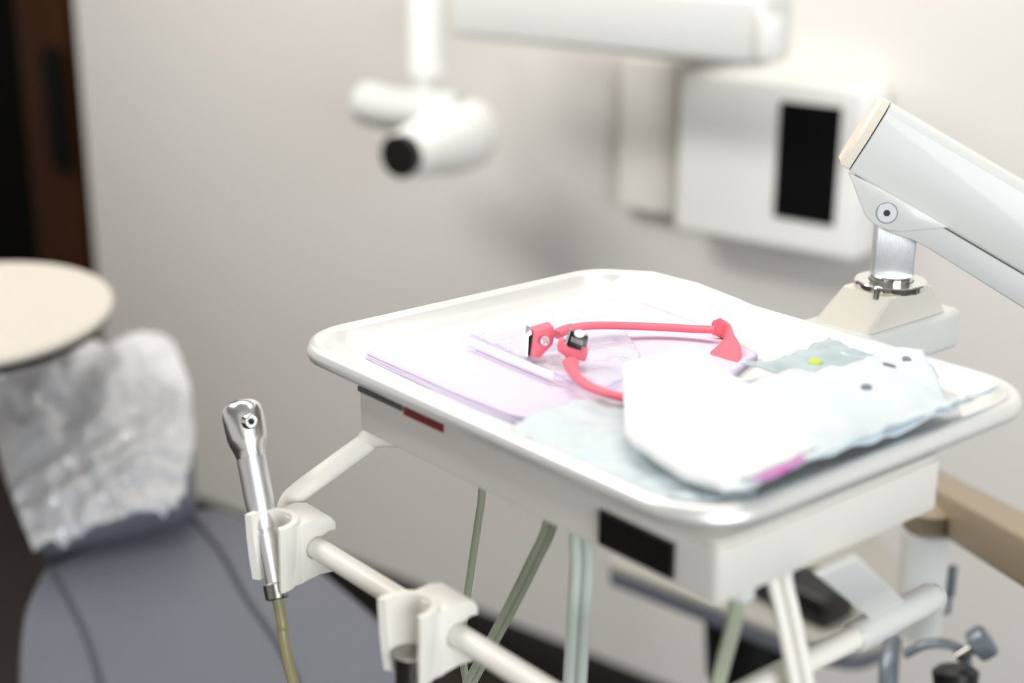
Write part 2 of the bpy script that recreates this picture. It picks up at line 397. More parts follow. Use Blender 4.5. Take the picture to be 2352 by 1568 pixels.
# sleeve on the rear run and the flat bracket up to the housing
s1_ = at(1960, 1452, X=XR); s2_ = at(2148, 1366, X=XR)
bm = bmesh.new(); add_lathe(bm, V((XR, s1_.y, BARZ)), (0, 1, 0), [(0, .0068), (.0015, .0078), (s2_.y-s1_.y-.004, .0078), (s2_.y-s1_.y, .0055), (s2_.y-s1_.y, 0)], 32)
finish('rail_sleeve', bm, M['white'], unit)
k0, k1 = at(1925, 1296, Z=BZ), at(2040, 1398, Z=BARZ+.004)
kd = (k1-k0); kx = frame(kd.normalized())
bm = bmesh.new(); W_ = V((0, 1, 0))
kw = .0150; pts = [k0-W_*kw, k0+W_*kw*.9, k1+W_*kw*.9, k1-W_*kw]
up_ = kd.cross(W_).normalized(); add_prism(bm, [p-up_*.002-kd*(.02 if i in (0, 1) else 0) for i, p in enumerate(pts)], up_*.0045, .001, 2)
finish('rail_bracket', bm, M['white'], unit)

# ---- holder clips on the rail
def holder(xc, name='instrument_holder'):
    """C-shaped clip; xc = X of its right-hand face. Clamps the rail, cup opens toward -Y"""
    wdt = .026; x1 = xc; x0 = xc-wdt; zt = BARZ+.0175; zb = BARZ-.0185
    bm = bmesh.new()
    # clamp block profile in YZ
    y = BARY
    pf = [(y-.010, zt-.001), (y+.002, zt), (y+.0095, zt-.002), (y+.0125, zt-.006), (y+.0125, zt-.0105), (y+.0080, zt-.0100)]
    for k in range(9):
        an_ = math.radians(62+ (360-124)*k/8); pf.append((y+.0066*math.cos(an_), BARZ+.0066*math.sin(an_)))
    pf += [(y+.0070, zb+.0095), (y+.0125, zb+.0075), (y+.0125, zb+.0035), (y+.0100, zb+.001), (y+.001, zb+.002), (y-.010, zb+.0005)]
    add_prism(bm, [V((x0+.001, a, b)) for a, b in pf], V((wdt-.001, 0, 0)), .0006, 2)
    add_box(bm, (x1-.0022, y-.0145, (zt+zb)/2-.0005), (.0040, .0130, zt-zb-.001), None, .0008, 2)
    # cup : vertical C channel
    cc = V(((x0+x1)/2+.0005, y-.0195, 0)); ro, ri = .0140, .0102; n = 28; rows = []
    a0_, a1_ = math.radians(-18), math.radians(212)
    for zz, k0_, k1_ in ((zt+.001, 1.0, 1.0), (zt-.012, .98, .97), (zb+.010, .92, .86), (zb-.001, .84, .76)):
        ring = []
        for k in range(n+1):
            t = a0_+(a1_-a0_)*k/n; fl = 1+.16*(abs(2*k/n-1))**3
            ring.append((V((cc.x+ro*k0_*fl*math.cos(t), cc.y+ro*k0_*fl*math.sin(t), zz)), V((cc.x+ri*k1_*fl*1.03*math.cos(t), cc.y+ri*k1_*fl*1.03*math.sin(t), zz))))
        rows.append([(bm.verts.new(a), bm.verts.new(b)) for a, b in ring])
    for A, B in zip(rows, rows[1:]):
        for k in range(n):
            bm.faces.new((A[k][0], B[k][0], B[k+1][0], A[k+1][0])); bm.faces.new((A[k][1], A[k+1][1], B[k+1][1], B[k][1]))
        for k in (0, n): bm.faces.new((A[k][0], A[k][1], B[k][1], B[k][0]))
    for R_ in (rows[0], rows[-1]):
        for k in range(n): bm.faces.new((R_[k][0], R_[k+1][0], R_[k+1][1], R_[k][1]))
    finish(name, bm, M['offwhite'], unit, sharp=40)
    return cc, zt, zb
xh1 = at(728, 1250, Y=BARY).x
c1, zt1, zb1 = holder(xh1)
xh2 = at(1052, 1446, Y=BARY).x
c2, zt2, zb2 = holder(xh2)

# ---- hoses hanging from the housing
def hose(pts, r, m, twin=0.0, lab=None):
    bm = bmesh.new(); s = spline(pts, 8)
    if twin:
        d = RT*twin; add_tube(bm, [p-d for p in s], r, 14); add_tube(bm, [p+d for p in s], r, 14)
    else: add_tube(bm, s, r, 14)
    o = finish('hose', bm, m, unit)
    if lab: tag(o, lab)
Yh = .045
def hp_(lst, Y): return [V((at(*lst[0], Y=Y).x, Y, BZ+.001))]+[at(x, y, Y=Y) for x, y in lst[1:]]
def chain(lst, Y): 
    P = [at(x, y, Y=Y) for x, y in lst]; 
    if P[0].z < BZ: P = [V((P[0].x+(P[0].x-P[1].x)*.0, P[0].y, BZ+.001))]+P
    return P
hose(chain([(1107, 1128), (1098, 1200), (1083, 1300), (1066, 1420), (1062, 1500), (1075, 1590)], .050), .0022, M['ghose'], lab='thin grey-green hose')
hose(chain([(1264, 1200), (1225, 1290), (1170, 1400), (1105, 1520), (1060, 1600), (1020, 1640)], .040), .0021, M['ghose'], .0019, 'ribbed twin hose slanting to the left')
hose(chain([(1336, 1238), (1337, 1300), (1328, 1440), (1318, 1600), (1310, 1700)], .030), .0031, M['hose'], .0030, 'twin pale hose hanging straight')
hose(chain([(1692, 1392), (1683, 1440), (1664, 1510), (1640, 1600), (1610, 1700)], .022), .0024, M['ghose'], .0012, 'narrow grey-green hose near the front corner')
hose(chain([(1790, 1330), (1803, 1390), (1822, 1480), (1838, 1560), (1850, 1640)], .052), .0030, M['offwhite'], .0030, 'twin cream hose near the rail bracket')
fp = at(1700, 1404, Y=.022)
bm = bmesh.new(); add_lathe(bm, V((fp.x, fp.y, BZ-.006)), (0, 0, 1), [(0, .003), (.001, .0055), (.008, .006), (.008, 0)], 20); finish('hose_fitting', bm, M['white'], unit)

# ------------------------------------------------------------------ the handpiece in the first holder
top = at(560, 960, D=.812); foot = at(638, 1376, D=.800)
cmid = V((c1.x, c1.y, BARZ))
shift = cmid-(top+(foot-top)*(cmid.z-top.z)/(foot.z-top.z)); 
ax = (top-foot).normalized()
hpz = thing('handpiece', foot, 'polished steel dental handpiece standing upright in the upper plastic holder', 'dental handpiece')
Lh = (top-foot).length
sf = Lh/430.0   # metres per photo pixel along the axis
bm = bmesh.new(); add_lathe(bm, foot, ax, [(0, .0052), (.0008, .0064), (.0085, .0066), (.0092, .0058), (.0092, 0)], 40); finish('ferrule', bm, M['dsteel'], hpz)
bm = bmesh.new()
y0 = .009
add_lathe(bm, foot, ax, [(y0, .0048), (.022, .0052), (.030, .0058), (.036, .0062), (.0363, .0058), (.0382, .0058), (.0385, .0066), (.046, .0074), (.055, .0080), (.078, .0081), (Lh*.748, .0080), (Lh*.75, .0076), (Lh*.75, 0)], 56)
finish('body', bm, M['hp_body'], hpz)
bm = bmesh.new()
hx = Lh*.75
pf = [(hx, .0), (hx, .0078), (hx+.0035, .0080), (hx+.0075, .0090), (hx+.0105, .0101), (hx+.0140, .0108), (hx+.020, .0112), (hx+.0265, .0113), (hx+.0310, .0104), (hx+.0338, .0080), (hx+.0350, .0050), (hx+.0354, 0)]
add_lathe(bm, foot, ax, pf, 56)
xa, ya, za = frame(ax)
vf = (CAM-top); vf = (vf-ax*vf.dot(ax)).normalized(); vs_ = ax.cross(vf)
for v in bm.verts:   # head is a soft block, flattened toward the nozzle side
    q = v.co-foot; d = q.dot(ax)
    if d > hx+.004:
        k = min(1, (d-hx-.004)/.010); r_ = q-ax*d
        f_ = r_.dot(vf); s_ = r_.dot(vs_)
        f_ = f_ if f_ < 0 else min(f_, .0108)
        v.co = foot+ax*d+vf*(f_*(1-.05*k))+vs_*s_*(1+.02*k)
finish('head', bm, M['headst'], hpz, sharp=50)
nz = at(572, 968, D=(top-CAM).dot(FW)-.009)
nd = (vf*.88+RT*.42-UP*.02).normalized()
bm = bmesh.new(); add_lathe(bm, nz-nd*.006, nd, [(0, .0052), (.004, .0046), (.0085, .0041), (.0092, .0036), (.0092, .0018), (.006, .0016), (.006, 0)], 32)
nzo = finish('nozzle', bm, M['steel'], hpz)
bm = bmesh.new(); add_lathe(bm, nz-nd*.006, nd, [(.0061, .0016), (.0078, .0016), (.0078, 0)], 20); finish('bore', bm, M['black'], nzo)
bm = bmesh.new(); f0 = foot
add_tube(bm, spline([f0+ax*.003, f0-ax*.012, at(650, 1455, D=.7990), at(661, 1515, D=.797), at(677, 1578, D=.794), at(708, 1690, D=.79)], 8), .0031, 18)
tag(finish('tubing', bm, M['ohose'], hpz), 'olive tubing')

# dark instrument deep in the second holder
sx = V((c2.x, c2.y, BARZ-.014))
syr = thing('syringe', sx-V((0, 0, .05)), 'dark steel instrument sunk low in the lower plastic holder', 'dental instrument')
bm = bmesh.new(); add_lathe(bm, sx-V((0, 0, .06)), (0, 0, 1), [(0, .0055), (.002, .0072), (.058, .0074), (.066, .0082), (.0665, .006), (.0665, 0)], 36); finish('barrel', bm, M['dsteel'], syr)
bm = bmesh.new(); add_lathe(bm, sx+V((0, 0, -.014)), (0, 0, 1), [(0, .0078), (.002, .0080), (.004, .0078), (.004, 0)], 36); finish('grip_ring', bm, M['steel'], syr)

# ------------------------------------------------------------------ steel tray
RZ = 1.2915
TX0, TX1, TY0, TY1 = at(1050, 679, Z=RZ).x, 0.0035, -0.0117, at(1800, 715, Z=RZ).y
print('TRAY', TX0, TY1)
prof = [(.0034, -.0078), (.0014, -.0092), (0, -.0085), (-.0004, -.0050), (.0012, -.0012), (.0038, 0), (.0066, -.0004), (.0090, -.0024), (.0118, -.0068), (.0170, -.0096), (.0235, -.0112), (.030, -.0115)]
bm = bmesh.new(); rings = []
RC = .038
for ins, dz in prof:
    rings.append([bm.verts.new((x, y, RZ+dz)) for x, y in rrect(TX0+ins, TX1-ins, TY0+ins, TY1-ins, RC-ins, 14)])
n = len(rings[0])
for A, B in zip(rings, rings[1:]):
    for k in range(n): bm.faces.new((A[k], A[(k+1) % n], B[(k+1) % n], B[k]))
bm.faces.new(rings[-1])
# underside
und = [rings[0]]
for ins, dz in ((.0085, -.0062), (.0150, -.0108), (.0225, -.0124), (.030, -.0127)):
    und.append([bm.verts.new((x, y, RZ+dz)) for x, y in rrect(TX0+ins, TX1-ins, TY0+ins, TY1-ins, RC-ins, 14)])
for A, B in zip(und, und[1:]):
    for k in range(n): bm.faces.new((A[k], B[k], B[(k+1) % n], A[(k+1) % n]))
bm.faces.new(und[-1][::-1])
tray = finish('instrument_tray', bm, M['traym'], sharp=60)
tag(tray, 'shallow steel instrument tray with rolled rim lying on the cream delivery unit', 'tray')
FZ = RZ-.0115
def tz(x, y):
    """height of the tray surface"""
    ins = min(x-TX0, TX1-x, y-TY0, TY1-y)
    # distance inside the rounded corner
    cx = max(TX0+RC-x, x-(TX1-RC), 0); cy = max(TY0+RC-y, y-(TY1-RC), 0)
    if cx > 0 and cy > 0: ins = RC-math.hypot(cx, cy)
    P = prof[5:]
    if ins <= P[0][0]: return RZ+P[0][1]
    for (a, za), (b, zb) in zip(P, P[1:]):
        if ins <= b: return RZ+za+(zb-za)*(ins-a)/(b-a)
    return FZ
def tp(px, py, z=FZ): p = at(px, py, Z=z); return V((p.x, p.y, 0))
# white liner paper
lo_ = [(806, 822), (812, 808), (850, 795), (1000, 765), (1150, 730), (1290, 694), (1600, 694), (1720, 743), (1860, 798), (1960, 836)]
Lp = [tp(*q) for q in lo_[:6]]+[tp(1362, 664, RZ-.007), tp(1400, 650, RZ-.006), tp(1440, 643, RZ-.006), tp(1476, 647, RZ-.006), tp(1500, 655, RZ-.008)]+[tp(*q) for q in lo_[6:]]
Lp = Lp+[V((TX1-.04, TY1-.022, 0)), V((TX1-.018, TY1-.05, 0)), V((TX1-.016, TY0+.05, 0)), V((TX1-.04, TY0+.020, 0)), V((TX0+.055, TY0+.014, 0)), V((TX0+.040, TY0+.017, 0))]
liner = sheet('tray_liner', Lp, M['paper'], .0004, .008, lambda x, y: tz(x, y)+.0011+.0003*fbm((x, y, 0), 18, 3))
tag(liner, 'white liner paper with a rounded corner lying flat on the tray floor', 'paper')
# lavender bib, folded in three leaves
def bibz(k):
    return lambda x, y: FZ+.0019+k*.0010+.0008*abs(fbm((x, y, 0), 14, 5+k))
bib = thing('dental_bib', tp(1100, 860)+V((0, 0, FZ+.0015)), 'folded lavender paper bib spread on the white tray liner', 'bib')
for k in range(3):
    dx = (2-k)*.0016
    ol = [tp(838+k*2, 829-k*1), tp(860, 816), tp(1000, 788-k), tp(1130, 768), tp(1215, 742), tp(1290, 702+k*2), tp(1350, 694), tp(1480, 712), tp(1640, 772), tp(1740, 830), tp(1600, 950), tp(1420, 990), tp(1250, 985), tp(1172, 978-k*3), tp(1080, 944-k*4), tp(960, 888-k*3)]
    sheet('leaf', ol, M['lav'], .0005, .007, bibz(k), parent=bib)

# clear zip bag under the strap
zb_ = [tp(1072, 786), tp(1200, 748), tp(1330, 735), tp(1440, 790), tp(1480, 860), tp(1400, 915), tp(1335, 912), tp(1290, 890), tp(1180, 840)]
bagz = lambda x, y: FZ+.0062+.0010*fbm((x, y, 0), 40, 9)
zbag = sheet('zip_bag', zb_, M['film'], .0003, .003, bagz, amp=.0022, sc=110, seed=4)
tag(zbag, 'small clear plastic zip bag crumpled on the lavender bib under the coral strap', 'bag')
bm = bmesh.new()
for dy in (0, 9):
    A_ = [at(1076+(1272-1076)*t, 787+(868-787)*t-dy, Z=FZ+.0085) for t in [i/8 for i in range(9)]]
    add_tube(bm, A_, .0010 if dy else .0014, 8)
tag(finish('zip_strip', bm, M['zip'], zbag), 'white zip strip')

# coral strap with two bib clips
st = thing('bib_strap', tp(1450, 800)+V((0, 0, FZ+.008)), 'coral pink silicone bib strap with two metal clips lying curled on the lavender bib', 'strap')
SZ = FZ+.0125
b1 = [at(1278, 768, Z=SZ), at(1300, 757, Z=SZ+.001), at(1340, 749, Z=SZ+.002), at(1380, 747, Z=SZ+.001), at(1440, 748, Z=SZ-.001), at(1520, 751, Z=SZ-.002), at(1590, 755, Z=SZ-.002), at(1642, 757, Z=SZ-.001)]
sb = spline(b1, 8)
bm = bmesh.new(); add_tube(bm, sb, [.0034-.0008*abs(2*i/(len(sb)-1)-1)*0 + (.0006 if i < 12 else 0) for i in range(len(sb))], 16, flat=.62)
finish('long_strand', bm, M['pink'], st)
# wide twisted band at the right : a ribbon given by its two edges
def band(topp, botp, th, name, m=M['pink']):
    n = 8; a = spline(topp, n); b = spline(botp, n); k = min(len(a), len(b)); bm = bmesh.new(); rows = []
    W2 = 5
    C0 = [[a[i].lerp(b[i], j/W2) for j in range(W2+1)] for i in range(k)]
    for i in range(k):
        rows.append([bm.verts.new(p) for p in C0[i]])
    for i in range(k-1):
        for j in range(W2): bm.faces.new((rows[i][j], rows[i+1][j], rows[i+1][j+1], rows[i][j+1]))
    o = finish(name, bm, m, st, sharp=80); md = o.modifiers.new('thickness', 'SOLIDIFY'); md.thickness = th; md.offset = 0
    b2 = o.modifiers.new('soft', 'BEVEL'); b2.width = th*.35; b2.segments = 2; b2.limit_method = 'ANGLE'; return o
zlow = FZ+.0062
bt = lambda x, y, dz: at(x, y, D=(tp(x, y+dz*3.9)+V((0, 0, FZ))-CAM).dot(FW))  # dz mm above the floor
tp_e = [bt(1639, 747, 12), bt(1640, 736, 15), bt(1655, 732, 15), bt(1672, 742, 14), bt(1686, 768, 11), bt(1702, 800, 7.5), bt(1700, 826, 4.5), bt(1682, 852, 2.5), bt(1655, 880, 2)]
bt_e = [bt(1639, 766, 8), bt(1646, 770, 6.5), bt(1660, 777, 5), bt(1667, 783, 4.5), bt(1650, 798, 4), bt(1626, 818, 3), bt(1622, 828, 2.5), bt(1630, 855, 2), bt(1634, 884, 2)]
band(tp_e, bt_e, .0024, 'wide_band')
b2_ = [at(1311, 832, Z=FZ+.0135), at(1316, 852, Z=FZ+.0135), at(1333, 873, Z=FZ+.0135), at(1362, 891, Z=FZ+.0135), at(1400, 905, Z=FZ+.0135), at(1450, 918, Z=FZ+.0130)]
s2 = spline(b2_, 8); bm = bmesh.new(); add_tube(bm, s2, [.0044-.0014*min(1, i/9) for i in range(len(s2))], 16, flat=.7)
finish('short_strand', bm, M['pink'], st)
# clip 1 : coral block seen from the side, steel jaw at its left
D1 = (tp(1240, 822, FZ+.0085)+V((0, 0, FZ+.0085))-CAM).dot(FW)
def dp(x, y, d=0.0): return at(x, y, D=D1+d)
front = [(1215, 766), (1236, 762), (1272, 742), (1276, 768), (1271, 790), (1236, 822), (1217, 818)]
bm = bmesh.new()
blk = [dp(1227, 762, -.002), dp(1272, 749, .004), dp(1275, 770, .004), dp(1270, 792, .003), dp(1240, 823, -.002), dp(1218, 820, -.003)]
bk = FW*.011+UP*.0030-RT*.0025
add_prism(bm, blk, bk, .0008, 2)
cl = finish('clip_block', bm, M['pink'], st, sharp=30)
bm = bmesh.new(); cr_ = dp(1250, 783, -.002); nn_ = -(blk[1]-blk[0]).cross(blk[-1]-blk[0]).normalized()
if nn_.dot(CAM-cr_) < 0: nn_ = -nn_
add_lathe(bm, cr_+nn_*.0004, nn_, [(0, .0027), (.0006, .0027), (.0009, .0022), (.0004, .0016), (.0004, 0)], 24); finish('rivet', bm, M['hp_body'], cl)
bm = bmesh.new()
add_prism(bm, [dp(1211, 772, 0), dp(1226, 768, 0), dp(1219, 820, -.002), dp(1213, 817, -.002)], FW*.009, .0005, 1)
tag(finish('jaw_mouth', bm, M['black'], cl), 'dark clip mouth')
bm = bmesh.new()
add_prism(bm, [dp(1209, 746, -.001), dp(1220, 752, -.001), dp(1222, 768, -.001), dp(1214, 772, -.001), dp(1212, 818, -.003), dp(1204, 820, -.003), dp(1206, 770, -.001)], FW*.010, .0005, 2)
tag(finish('clip_jaw', bm, M['steel'], cl), 'steel clip jaw')
# clip 2 : coral saddle with a black and steel jaw rising from it
D1 = (tp(1320, 836, FZ+.009)+V((0, 0, FZ+.009))-CAM).dot(FW)-.002
bm = bmesh.new()
sad = [(1286, 782), (1296, 781), (1304, 797), (1336, 806), (1340, 796), (1351, 798), (1350, 812), (1345, 831), (1333, 829), (1322, 826), (1300, 820), (1280, 806)]
add_prism(bm, [dp(*q) for q in sad], FW*.010+UP*.002, .0010, 2)
neck = [(1298, 816), (1326, 826), (1322, 842), (1304, 842)]
add_prism(bm, [dp(x, y, .001) for x, y in neck], FW*.006, .0010, 2)
cl2 = finish('clip_saddle', bm, M['pink'], st, sharp=30)
bm = bmesh.new()
jaw = [(1310, 758), (1352, 772), (1349, 786), (1342, 806), (1298, 792), (1303, 776)]
add_prism(bm, [dp(x, y, .0015) for x, y in jaw], FW*.0075, .0008, 2)
jw = finish('clip_jaw', bm, M['black'], cl2, sharp=30); tag(jw, 'black clip jaw')
bm = bmesh.new()
add_prism(bm, [dp(x, y, .0085) for x, y in [(1310, 754), (1352, 768), (1351, 775), (1308, 761)]], FW*.0012, 0)
for k in range(6):
    x = 1313+k*4.6; y = 773+k*1.5
    add_prism(bm, [dp(x, y, .0010), dp(x+2, y+.7, .0010), dp(x+.6, y+12, .0010), dp(x-1.4, y+11.3, .0010)], FW*.0006, 0)
finish('steel_teeth', bm, M['dsteel'], jw, sharp=30)
bm = bmesh.new(); add_tube(bm, [dp(1298, 792, .001), dp(1303, 776, .001), dp(1309, 758, .001)], .0006, 8)
add_tube(bm, [dp(1337, 796, .0008), dp(1335, 806, .0008)], .0008, 8)
finish('chrome_trim', bm, M['steel'], jw)
bm = bmesh.new(); add_lathe(bm, dp(1331, 767, .0008), (UP*.75-FW*.66).normalized(), [(0, .0028), (.0006, .0028), (.0006, 0)], 28); tag(finish('jaw_hole', bm, M['zip'], jw), 'pale oval hole')

# ------------------------------------------------------------------ packets and wraps piled at the right of the tray
def ground(extra, seed, amp=.003, sc=25): return lambda x, y: FZ+extra+amp*fbm((x, y, 0), sc, seed)
# pale blue sterilisation pouch, front left of the pile
ol = [tp(x, y, FZ+.010) for x, y in ((1172, 980), (1230, 935), (1320, 912), (1440, 905), (1600, 960), (1760, 1080), (1720, 1150), (1560, 1145), (1430, 1105), (1290, 1040))]
p = sheet('sterile_pouch', ol, M['bpouch'], .0006, .0035, ground(.0075, 2, .0012), amp=.0035, sc=55, seed=11)
tag(p, 'pale blue sterile pouch lying crumpled left of the white packet, along the front rim', 'pouch')
# magenta printed corner packet by the right-hand rim
mg = [at(1722, 1142, Z=FZ+.004), at(1760, 1112, Z=FZ+.006), at(1822, 1097, Z=FZ+.006), at(1835, 1108, Z=FZ+.004), at(1790, 1130, Z=FZ+.003), at(1735, 1150, Z=FZ+.003)]
# long pouch along the near right rim
ol = [tp(x, y, FZ+.011) for x, y in ((1690, 1160), (1750, 1085), (1860, 1040), (2000, 975), (2150, 925), (2225, 905), (2270, 902), (2292, 908), (2294, 920), (2262, 944), (2150, 992), (2000, 1050), (1850, 1112), (1760, 1152))]
lpz = lambda x, y: max(tz(x, y), FZ)+.0095+.0015*fbm((x, y, 0), 30, 8)
lpouch = sheet('long_pouch', ol, M['bpouch'], .0006, .0035, lpz, amp=.0035, sc=45, seed=21)
tag(lpouch, 'long pale blue pouch with a magenta patch stretched along the right rim of the tray', 'pouch')
mo = [tp(x, y, FZ+.0125) for x, y in ((1722, 1156), (1752, 1134), (1800, 1114), (1840, 1100), (1842, 1108), (1800, 1132), (1745, 1154))]
tag(sheet('printed_patch', mo, M['magenta'], .0005, .003, lambda x, y: lpz(x, y)+.0012, parent=lpouch, amp=.0035, sc=45, seed=21), 'magenta patch')
# grey blue pouch leaning on the far rim
ol = [at(1700, 852, Z=FZ+.006), at(1780, 826, Z=FZ+.01), at(1850, 800, Z=FZ+.012), at(1905, 762, Z=FZ+.014), at(1960, 782, Z=FZ+.015), at(2020, 800, Z=FZ+.014), at(2045, 822, Z=FZ+.012), at(2000, 860, Z=FZ+.008), at(1800, 880, Z=FZ+.006)]
gp = sheet('leaning_pouch', ol, M['gpouch'], .0006, .0035, lambda x, y: max(tz(x, y)+.003, FZ+.010)+.0012*fbm((x, y, 0), 30, 4), amp=.004, sc=50, seed=31)
tag(gp, 'grey-blue pouch with a lime mark leaning on the far rim behind the gloves', 'pouch')
# gloves / mask bundle in the middle right
ol = [tp(x, y, FZ+.016) for x, y in ((1630, 884), (1720, 872), (1850, 842), (1985, 830), (2030, 800), (2075, 790), (2120, 798), (2150, 850), (2188, 935), (2170, 955), (2050, 985), (1920, 1040), (1790, 1050), (1700, 980))]
def gz(x, y):
    e = fbm((x, y, 0), 16, 6); return FZ+.014+.003*e+.0035*math.sin((x*0.6+y)*95)*.5
gl = sheet('glove_bundle', ol, M['glove'], .0010, .003, gz, amp=.003, sc=42, seed=41)
tag(gl, 'bundle of pale rumpled gloves with slate dots on the right half of the tray', 'gloves')
def top_of(o, x, y):
    best = None; d = (FW + RT*((x-1176)/FPX) + UP*((784-y)/FPX)).normalized()
    bpy.context.view_layer.update()
    hit, loc, nr, idx = o.ray_cast(CAM-o.location, d)
    return (loc+o.location, nr, d) if hit else (None, None, d)
l, nr, d = top_of(gp, 1872, 832)
if l is not None:
    if nr.dot(d) > 0: nr = -nr
    bm = bmesh.new(); add_lathe(bm, l-nr*.0004, nr, [(0, .0036), (.0012, .0036), (.0015, .003), (.0015, 0)], 20); tag(finish('lime_mark', bm, M['lime'], gp), 'lime green mark')
for (x, y, r_) in ((2042, 840, .0034), (2082, 826, .0022), (1990, 890, .0026)):
    l, nr, d = top_of(gl, x, y)
    if l is None: continue
    if nr.dot(d) > 0: nr = -nr
    bm = bmesh.new(); add_lathe(bm, l-nr*.0004, nr, [(0, r_), (.0012, r_), (.0015, r_*.8), (.0015, 0)], 20); tag(finish('slate_dot', bm, M['dot'], gl), 'slate grey dot')
# white gauze packet on top
ol = [tp(x, y, FZ+.017) for x, y in ((1430, 846), (1470, 830), (1595, 796), (1622, 822), (1650, 852), (1760, 920), (1872, 1036), (1840, 1052), (1715, 1112), (1665, 1118), (1560, 1085), (1455, 1022), (1436, 995))]
def wz(x, y): return FZ+.0165+.002*fbm((x, y, 0), 14, 12)
bm_ol = ol
gpk = sheet('gauze_packet', ol, M['gauze'], .0050, .004, wz, amp=.0012, sc=35, seed=51)
tag(gpk, 'plain white gauze packet lying on top of the pouches in the middle of the tray', 'gauze')

# ------------------------------------------------------------------ support arm and column below, right
sa = thing('support_arm', at(2110, 1450, D=1.22), 'taupe and cream lower support arm with a white vertical column behind the delivery unit', 'support arm')
A0 = at(2105, 1118, D=1.38); A1 = at(2600, 1400, D=.93)
adr = (A1-A0); adr.z = 0; Lr = adr.length; adr.normalize(); sdr = V((0, 0, 1)).cross(adr)
zA = A0.z; mid = V(((A0.x+A1.x)/2, (A0.y+A1.y)/2, A0.z-.006))
bm = bmesh.new(); 
dd = (A1-A0).normalized(); xx, yy, zz = frame(dd); add_box(bm, (A0+A1)/2, (.038, .038, (A1-A0).length), (xx, yy, zz), .004, 3)
finish('arm_beam', bm, M['taupe'], sa)
cc_ = at(2117, 1330, D=1.27)
bm = bmesh.new(); add_lathe(bm, V((cc_.x, cc_.y, cc_.z-.052)), (0, 0, 1), [(0, .014), (.004, .0200), (.098, .0205), (.100, .016), (.104, .016), (.104, 0)], 40)
finish('column', bm, M['white'], sa)
bm = bmesh.new(); add_lathe(bm, V((cc_.x, cc_.y, cc_.z+.050)), (0, 0, 1), [(0, .021), (.012, .024), (.018, .024), (.018, 0)], 40)
finish('collar', bm, M['taupe'], sa)
bm = bmesh.new(); q = at(2186, 1335, D=1.28); add_box(bm, q, (.007, .007, .030), None, .002); add_tube(bm, [q-V((0, 0, .012)), q-V((0, 0, .03)), at(2150, 1410, D=1.28)], .0022, 10)
finish('lever', bm, M['bluegrey'], sa)
# clamp with knob
ck = thing('rail_clamp', at(2150, 1540, D=1.18), 'blue-grey metal clamp with a round knob at the lower right below the rail', 'clamp')
k = at(2252, 1478, D=1.17); kd_ = (RT*.75+UP*.55-FW*.25).normalized()
bm = bmesh.new(); add_lathe(bm, k-kd_*.008, kd_, [(0, .006), (.002, .0125), (.006, .0135), (.014, .0135), (.017, .011), (.017, 0)], 12); finish('knob', bm, M['bluegrey'], ck)
bm = bmesh.new(); add_lathe(bm, k-kd_*.022, kd_, [(0, .0045), (.016, .0045)], 16); finish('threaded_stud', bm, M['dsteel'], ck)
bm = bmesh.new(); add_tube(bm, spline([at(2080, 1500, D=1.19), at(2130, 1478, D=1.18), at(2190, 1482, D=1.18), at(2222, 1515, D=1.18), at(2200, 1560, D=1.18), at(2150, 1590, D=1.19)], 6), .0062, 14, flat=.6)
finish('hook', bm, M['bluegrey'], ck)
bm = bmesh.new(); add_tube(bm, spline([at(2050, 1470, D=1.22), at(2042, 1530, D=1.2), at(2040, 1620, D=1.19)], 6), .008, 14); finish('stem', bm, M['bluegrey'], ck)
bm = bmesh.new(); add_lathe(bm, at(2195, 1600, D=1.15), UP, [(0, .016), (.020, .018), (.024, .013), (.024, 0)], 24); finish('clamp_foot', bm, M['black'], ck)

# ------------------------------------------------------------------ stool behind the unit
Z_S = at(1560, 1375, D=1.75).z
stl = thing('operator_stool', at(1760, 1500, D=1.8), 'beige and grey padded stool standing low behind the delivery unit', 'stool')
ol = [(1402, 1292), (1400, 1280), (1440, 1240), (1600, 1180), (1800, 1160), (2000, 1220), (2080, 1330), (2060, 1440), (1980, 1485), (1850, 1462), (1740, 1424), (1640, 1384), (1540, 1345), (1450, 1310)]
op = [at(x, y, Z=Z_S) for x, y in ol]
op = spline(op+[op[0]], 4)[:-1]
bm = bmesh.new(); add_prism(bm, op, V((0, 0, -.012)), .004, 2); tag(finish('seat_top', bm, M['seat'], stl), 'beige seat top')
cx_ = sum((p for p in op), V((0, 0, 0)))/len(op)
bm = bmesh.new(); add_prism(bm, [cx_+(p-cx_)*.985+V((0, 0, -.012)) for p in op], V((0, 0, -.020)), .004, 2); tag(finish('seat_rim', bm, M['vinyl'], stl), 'grey seat rim')
g = at(1735, 1500, Z=Z_S-.15)
bm = bmesh.new(); pq = at(1722, 1500, Z=Z_S-.10); add_lathe(bm, V((pq.x, pq.y, .0)), (0, 0, 1), [(0, .22), (.02, .20), (.03, .04), (.04, .03), (Z_S-.032-.10, .03), (Z_S-.032-.095, .052), (Z_S-.032, .060), (Z_S-.032, 0)], 32); tag(finish('pedestal', bm, M['black'], stl), 'black pedestal')
pd = thing('foot_control', at(1868, 1352, D=1.72), 'small black box resting on the beige stool behind the unit', 'box')
bm = bmesh.new(); qb = at(1868, 1352, Z=Z_S+.02); add_box(bm, V((qb.x, qb.y, Z_S+.021))-_r*.02, (.13, .06, .04), None, .008); finish('box_body', bm, M['black'], pd)

